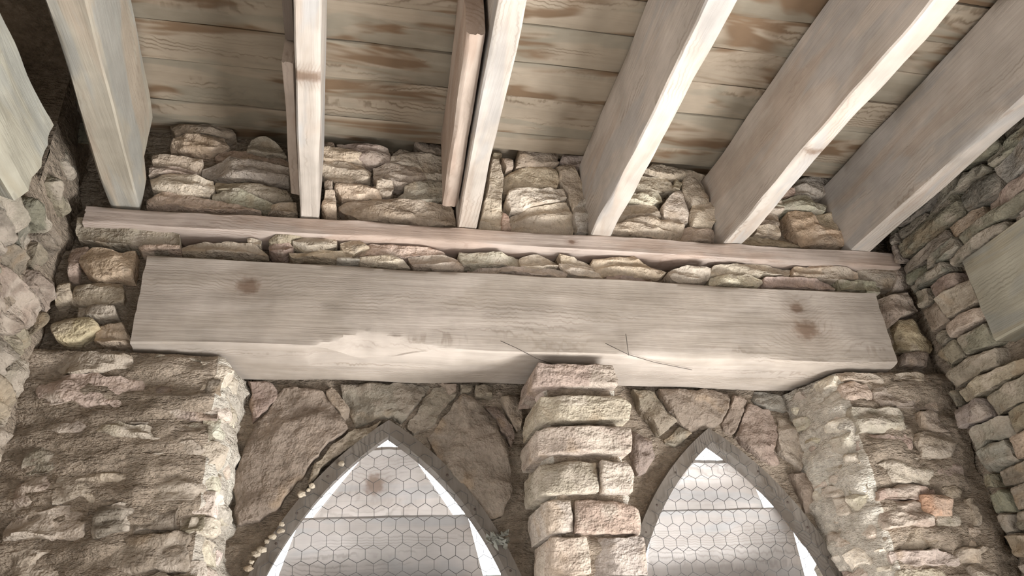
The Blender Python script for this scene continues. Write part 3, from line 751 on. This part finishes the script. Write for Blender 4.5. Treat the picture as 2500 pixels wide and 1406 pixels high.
# slabs set on edge around the pointed heads
ZJ = [([(690,935),(790,950),(845,1030),(852,1045),(800,1080),(765,1125),(720,1190),(640,1270),(575,1290),(568,1200),(590,1100),(625,1035)], 'pink'), ([(608,930),(665,930),(682,960),(640,1008),(620,1028),(610,980)], 'brown'),
 ([(788,950),(815,940),(850,990),(860,1005),(837,1022),(815,992)], 'ochre'), ([(828,930),(1055,935),(1040,962),(985,1030),(960,1012),(900,1026),(870,1036),(850,1000)], 'tan'),
 ([(1060,940),(1122,955),(1050,1040),(1012,1060),(988,1040),(1012,1010)], 'pink'), ([(1126,960),(1165,966),(1215,1040),(1242,1090),(1256,1200),(1232,1262),(1195,1272),(1140,1200),(1062,1110),(1046,1060)], 'pink'),
 ([(1070,930),(1116,930),(1116,955),(1095,962)], 'brown'), ([(1125,935),(1155,935),(1152,956),(1130,958)], 'pink'), ([(1158,940),(1206,940),(1206,966),(1162,966)], 'red'), ([(1172,972),(1216,976),(1262,1062),(1252,1092),(1212,1022)], 'brown'),
 ([(852,1050),(935,1028),(905,1058),(800,1130),(760,1180),(742,1192),(770,1130),(812,1086)], 'brown'), ([(1222,968),(1270,965),(1275,1050),(1262,1055)], 'tan')]
ZK = [([(1545,952),(1600,952),(1655,1030),(1610,1060),(1560,1000)], 'brown'), ([(1602,950),(1786,955),(1762,1030),(1740,1046),(1690,1052),(1652,1022)], 'tan'), ([(1790,965),(1830,968),(1826,990),(1796,1056),(1768,1046)], 'pink'),
 ([(1832,985),(1882,1000),(1897,1040),(1892,1100),(1925,1142),(1862,1122),(1800,1062)], 'pink'), ([(1545,1042),(1592,1080),(1602,1110),(1570,1165),(1545,1132)], 'pink'), ([(1832,950),(1905,958),(1925,1000),(1887,1000),(1842,976)], 'blue'),
 ([(1900,1010),(1960,1000),(1985,1080),(1960,1150),(1905,1100)], 'grey'), ([(1930,1150),(1985,1160),(2005,1240),(1975,1250)], 'brown'), ([(1660,1035),(1690,1056),(1650,1090),(1625,1075)], 'red')]
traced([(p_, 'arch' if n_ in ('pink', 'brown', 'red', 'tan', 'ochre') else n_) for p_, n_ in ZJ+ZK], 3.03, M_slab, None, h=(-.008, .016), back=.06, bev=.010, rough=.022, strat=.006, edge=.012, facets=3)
# left pier: flat, mortar-smeared courses; right pier front and lit reveal
rubble(frame_y(2.725), (-1.02, -.42, 0, 1.18), (.05, .13), (.12, .42), M_stone_dusty, W_FAR, ['wallb', 'brown', 'tan', 'brown', 'green'], h=(-.024, .012), back=.08, gap=.006, wob=.035, strat=.016, rough=.022, edge=.016)
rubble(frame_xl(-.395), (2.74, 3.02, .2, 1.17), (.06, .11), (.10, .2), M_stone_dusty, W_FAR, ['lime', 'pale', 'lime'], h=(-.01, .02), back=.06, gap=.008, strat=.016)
def mR(cu, cv, a, b, c, d): return not (2.36 < cu < 2.50 and .44 < cv < .56)
rubble(frame_y(2.735), (2.22, 2.71, 0, 1.18), (.05, .13), (.14, .40), M_stone_dusty, W_FAR, ['tan', 'brown', 'brown', 'tan'], h=(-.02, .014), back=.08, gap=.007, wob=.025, strat=.010, mask=mR, edge=.012)
pl = [(lambda p: (p.x, p.z))(onY(x, y, 2.72)) for x, y in [(2252,1206),(2325,1206),(2331,1256),(2260,1259)]]
stone(pl, frame_y(2.72), M_stone, W_FAR, (.43, .265, .175), h=.008, back=.08, corner=.03, strat=.003, rough=.006)
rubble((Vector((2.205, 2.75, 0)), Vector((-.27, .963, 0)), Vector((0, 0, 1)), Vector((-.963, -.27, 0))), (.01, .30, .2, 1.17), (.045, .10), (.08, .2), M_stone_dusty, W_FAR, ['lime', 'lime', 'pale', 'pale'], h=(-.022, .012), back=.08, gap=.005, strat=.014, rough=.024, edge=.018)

# ================================================================== SIDE WALLS
def mRW(cu, cv, a, b, c, d): return not (cu < 2.37 and d > 1.16 and c < 1.57) and not (a < 2.12 and c < .31)
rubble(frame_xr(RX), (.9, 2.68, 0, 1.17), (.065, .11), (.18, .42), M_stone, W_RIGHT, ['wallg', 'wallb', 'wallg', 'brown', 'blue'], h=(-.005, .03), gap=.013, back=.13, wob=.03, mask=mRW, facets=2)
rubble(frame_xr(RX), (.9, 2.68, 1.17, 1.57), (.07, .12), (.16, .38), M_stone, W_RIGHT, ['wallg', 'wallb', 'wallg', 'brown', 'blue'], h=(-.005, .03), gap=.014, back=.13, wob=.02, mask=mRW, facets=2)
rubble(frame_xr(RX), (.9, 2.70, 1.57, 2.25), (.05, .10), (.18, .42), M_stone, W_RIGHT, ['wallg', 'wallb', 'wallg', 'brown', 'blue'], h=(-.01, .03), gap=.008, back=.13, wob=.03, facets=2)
def mLW(cu, cv, a, b, c, d): return not (a < 2.42 and d > 1.70) and not (cu < 2.0 and d > 1.33 and c < 1.62) and not (a < 2.12 and c < .31)
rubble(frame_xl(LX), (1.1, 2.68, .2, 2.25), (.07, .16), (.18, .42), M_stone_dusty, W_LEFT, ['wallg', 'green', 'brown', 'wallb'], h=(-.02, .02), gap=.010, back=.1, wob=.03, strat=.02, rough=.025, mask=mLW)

# ================================================================== SMALL THINGS
def tube_path(pts, rad, sides=5):
    V = []; F = []; n = len(pts)
    for i, p in enumerate(pts):
        d = (pts[min(i+1, n-1)]-pts[max(i-1, 0)]).normalized(); e1 = d.cross(Vector((.13, 1, .07))).normalized(); e2 = d.cross(e1)
        for k in range(sides): V.append(p+e1*rad*math.cos(6.283*k/sides)+e2*rad*math.sin(6.283*k/sides))
    for i in range(n-1):
        for k in range(sides):
            a, b = i*sides+k, i*sides+(k+1) % sides; F.append((a, b, b+sides, a+sides))
    F.append(tuple(range(sides-1, -1, -1))); F.append(tuple((n-1)*sides+k for k in range(sides)))
    return V, F
kk = NT('dark_thread'); kk.b.inputs['Base Color'].default_value = (.07, .055, .045, 1); kk.b.inputs['Roughness'].default_value = .9; M_thread = kk.m
kk = NT('rusty_iron'); kk.b.inputs['Base Color'].default_value = (.06, .04, .03, 1); kk.b.inputs['Roughness'].default_value = .8; M_rust = kk.m
for pix, lab in (([(1528, 815), (1531, 840), (1535, 868)], 'short dark thread hanging on the lintel face, right of the centre pier'),
                 ([(1222, 832), (1262, 850), (1310, 875), (1360, 893)], 'dark thread slanting across the lintel edge above the centre pier'),
                 ([(1478, 838), (1535, 866), (1600, 885), (1690, 903)], 'long thread slanting across the lintel edge, right of the centre pier')):
    P_ = []
    for (x, y) in pix:
        p = onY(x, y, YF-.012)
        if p.z < 1.196: p = onZ(x, y, 1.190)
        P_.append(p)
    tag(mk('thread', *tube_path(P_, .0013), M_thread), lab, 'thread')
# nail heads in the window frames
for w_ in [o for o in bpy.data.objects if o.name.startswith('window_')]:
    for fr_ in [c for c in w_.children if c.name.startswith('frame')]:
        a = ARCH[0] if w_.name.endswith('1') else ARCH[1]
        side = 1 if fr_.location.x > 0 else -1
        for z in (.42, .55, .66, .80):
            x = a[0]+side*(arch_w(a, z)-.035)
            V = [Vector((x, YB-.034, z))]+[Vector((x+.007*math.cos(k*1.0472), YB-.029, z+.007*math.sin(k*1.0472))) for k in range(6)]
            n_ = mk('nail', V, [(0, k+1, (k+1) % 6+1) for k in range(6)], M_rust)
            n_.location = n_.location-w_.location-fr_.location; n_.parent = fr_
# crumbs of lime mortar caught behind the wire, on the left arm of the left frame
M_crumb = stone_mat('mortar_crumbs', (.55, .47, .36), .7, .3)
rc = random.Random(3)
def lump(name, c, r, mat, color, n=8, m=6, sq=(1, 1, 1), sd=0.0):
    V = []; F = []
    for j in range(1, m):
        th = math.pi*j/m
        for i in range(n):
            ph = 6.283*i/n; d = Vector((math.sin(th)*math.cos(ph), math.sin(th)*math.sin(ph), math.cos(th)))
            q = r*(1+.55*fbm(d.x*1.6+sd, d.y*1.6, d.z*1.6)); V.append(Vector(c)+Vector((d.x*q*sq[0], d.y*q*sq[1], d.z*q*sq[2])))
    for j in range(m-2):
        for i in range(n): F.append((j*n+i, (j+1)*n+i, (j+1)*n+(i+1) % n, j*n+(i+1) % n))
    V.append(Vector(c)+Vector((0, 0, r*sq[2]))); V.append(Vector(c)-Vector((0, 0, r*sq[2])))
    for i in range(n): F.append((len(V)-2, i, (i+1) % n)); F.append((len(V)-1, (m-2)*n+(i+1) % n, (m-2)*n+i))
    return mk(name, V, F, mat, None, True, color)
for i, (x, y) in enumerate([(836, 1132), (762, 1186), (752, 1196), (740, 1206), (690, 1280), (680, 1296), (664, 1310), (650, 1322), (638, 1342), (625, 1352), (612, 1372), (604, 1388)]):
    p = onY(x+rc.uniform(-4, 4), y, YB-.042)
    o = lump('mortar_crumb', p, rc.uniform(.007, .016), M_crumb, (.42, .36, .28), sq=(1.2, .7, .9), sd=i*3.0)
    w_ = bpy.data.objects['window_1']; o.location = o.location-w_.location; o.parent = w_
p = onY(1212, 1312, YB-.06)
V = []; F = []
for i in range(26):      # crumpled dry leaves
    c = p+Vector((rc.uniform(-.035, .05), rc.uniform(-.02, .015), rc.uniform(-.03, .02)))
    e1 = Vector((rc.uniform(-1, 1), rc.uniform(-1, 1), rc.uniform(-.6, .6))).normalized(); e2 = e1.cross(Vector((rc.uniform(-1, 1), rc.uniform(-1, 1), 1))).normalized(); e3 = e1.cross(e2)
    L = rc.uniform(.014, .03); w = L*.45; b = len(V)
    for lay in (0, 1):
        V += [c-e1*L+e3*.003*lay, c+e2*w+e3*(.006+.003*lay), c+e1*L+e3*.003*lay, c-e2*w+e3*(.006+.003*lay)]
    F += [(b, b+1, b+2, b+3), (b+7, b+6, b+5, b+4), (b, b+4, b+5, b+1), (b+1, b+5, b+6, b+2), (b+2, b+6, b+7, b+3), (b+3, b+7, b+4, b)]
kk = NT('dry_leaf'); kk.b.inputs['Base Color'].default_value = (.22, .215, .18, 1); kk.b.inputs['Roughness'].default_value = .8
tag(mk('leaf_clump', V, F, kk.m, smooth=False), 'clump of dry grey leaves beside the left window, next to the centre pier', 'leaf clump')
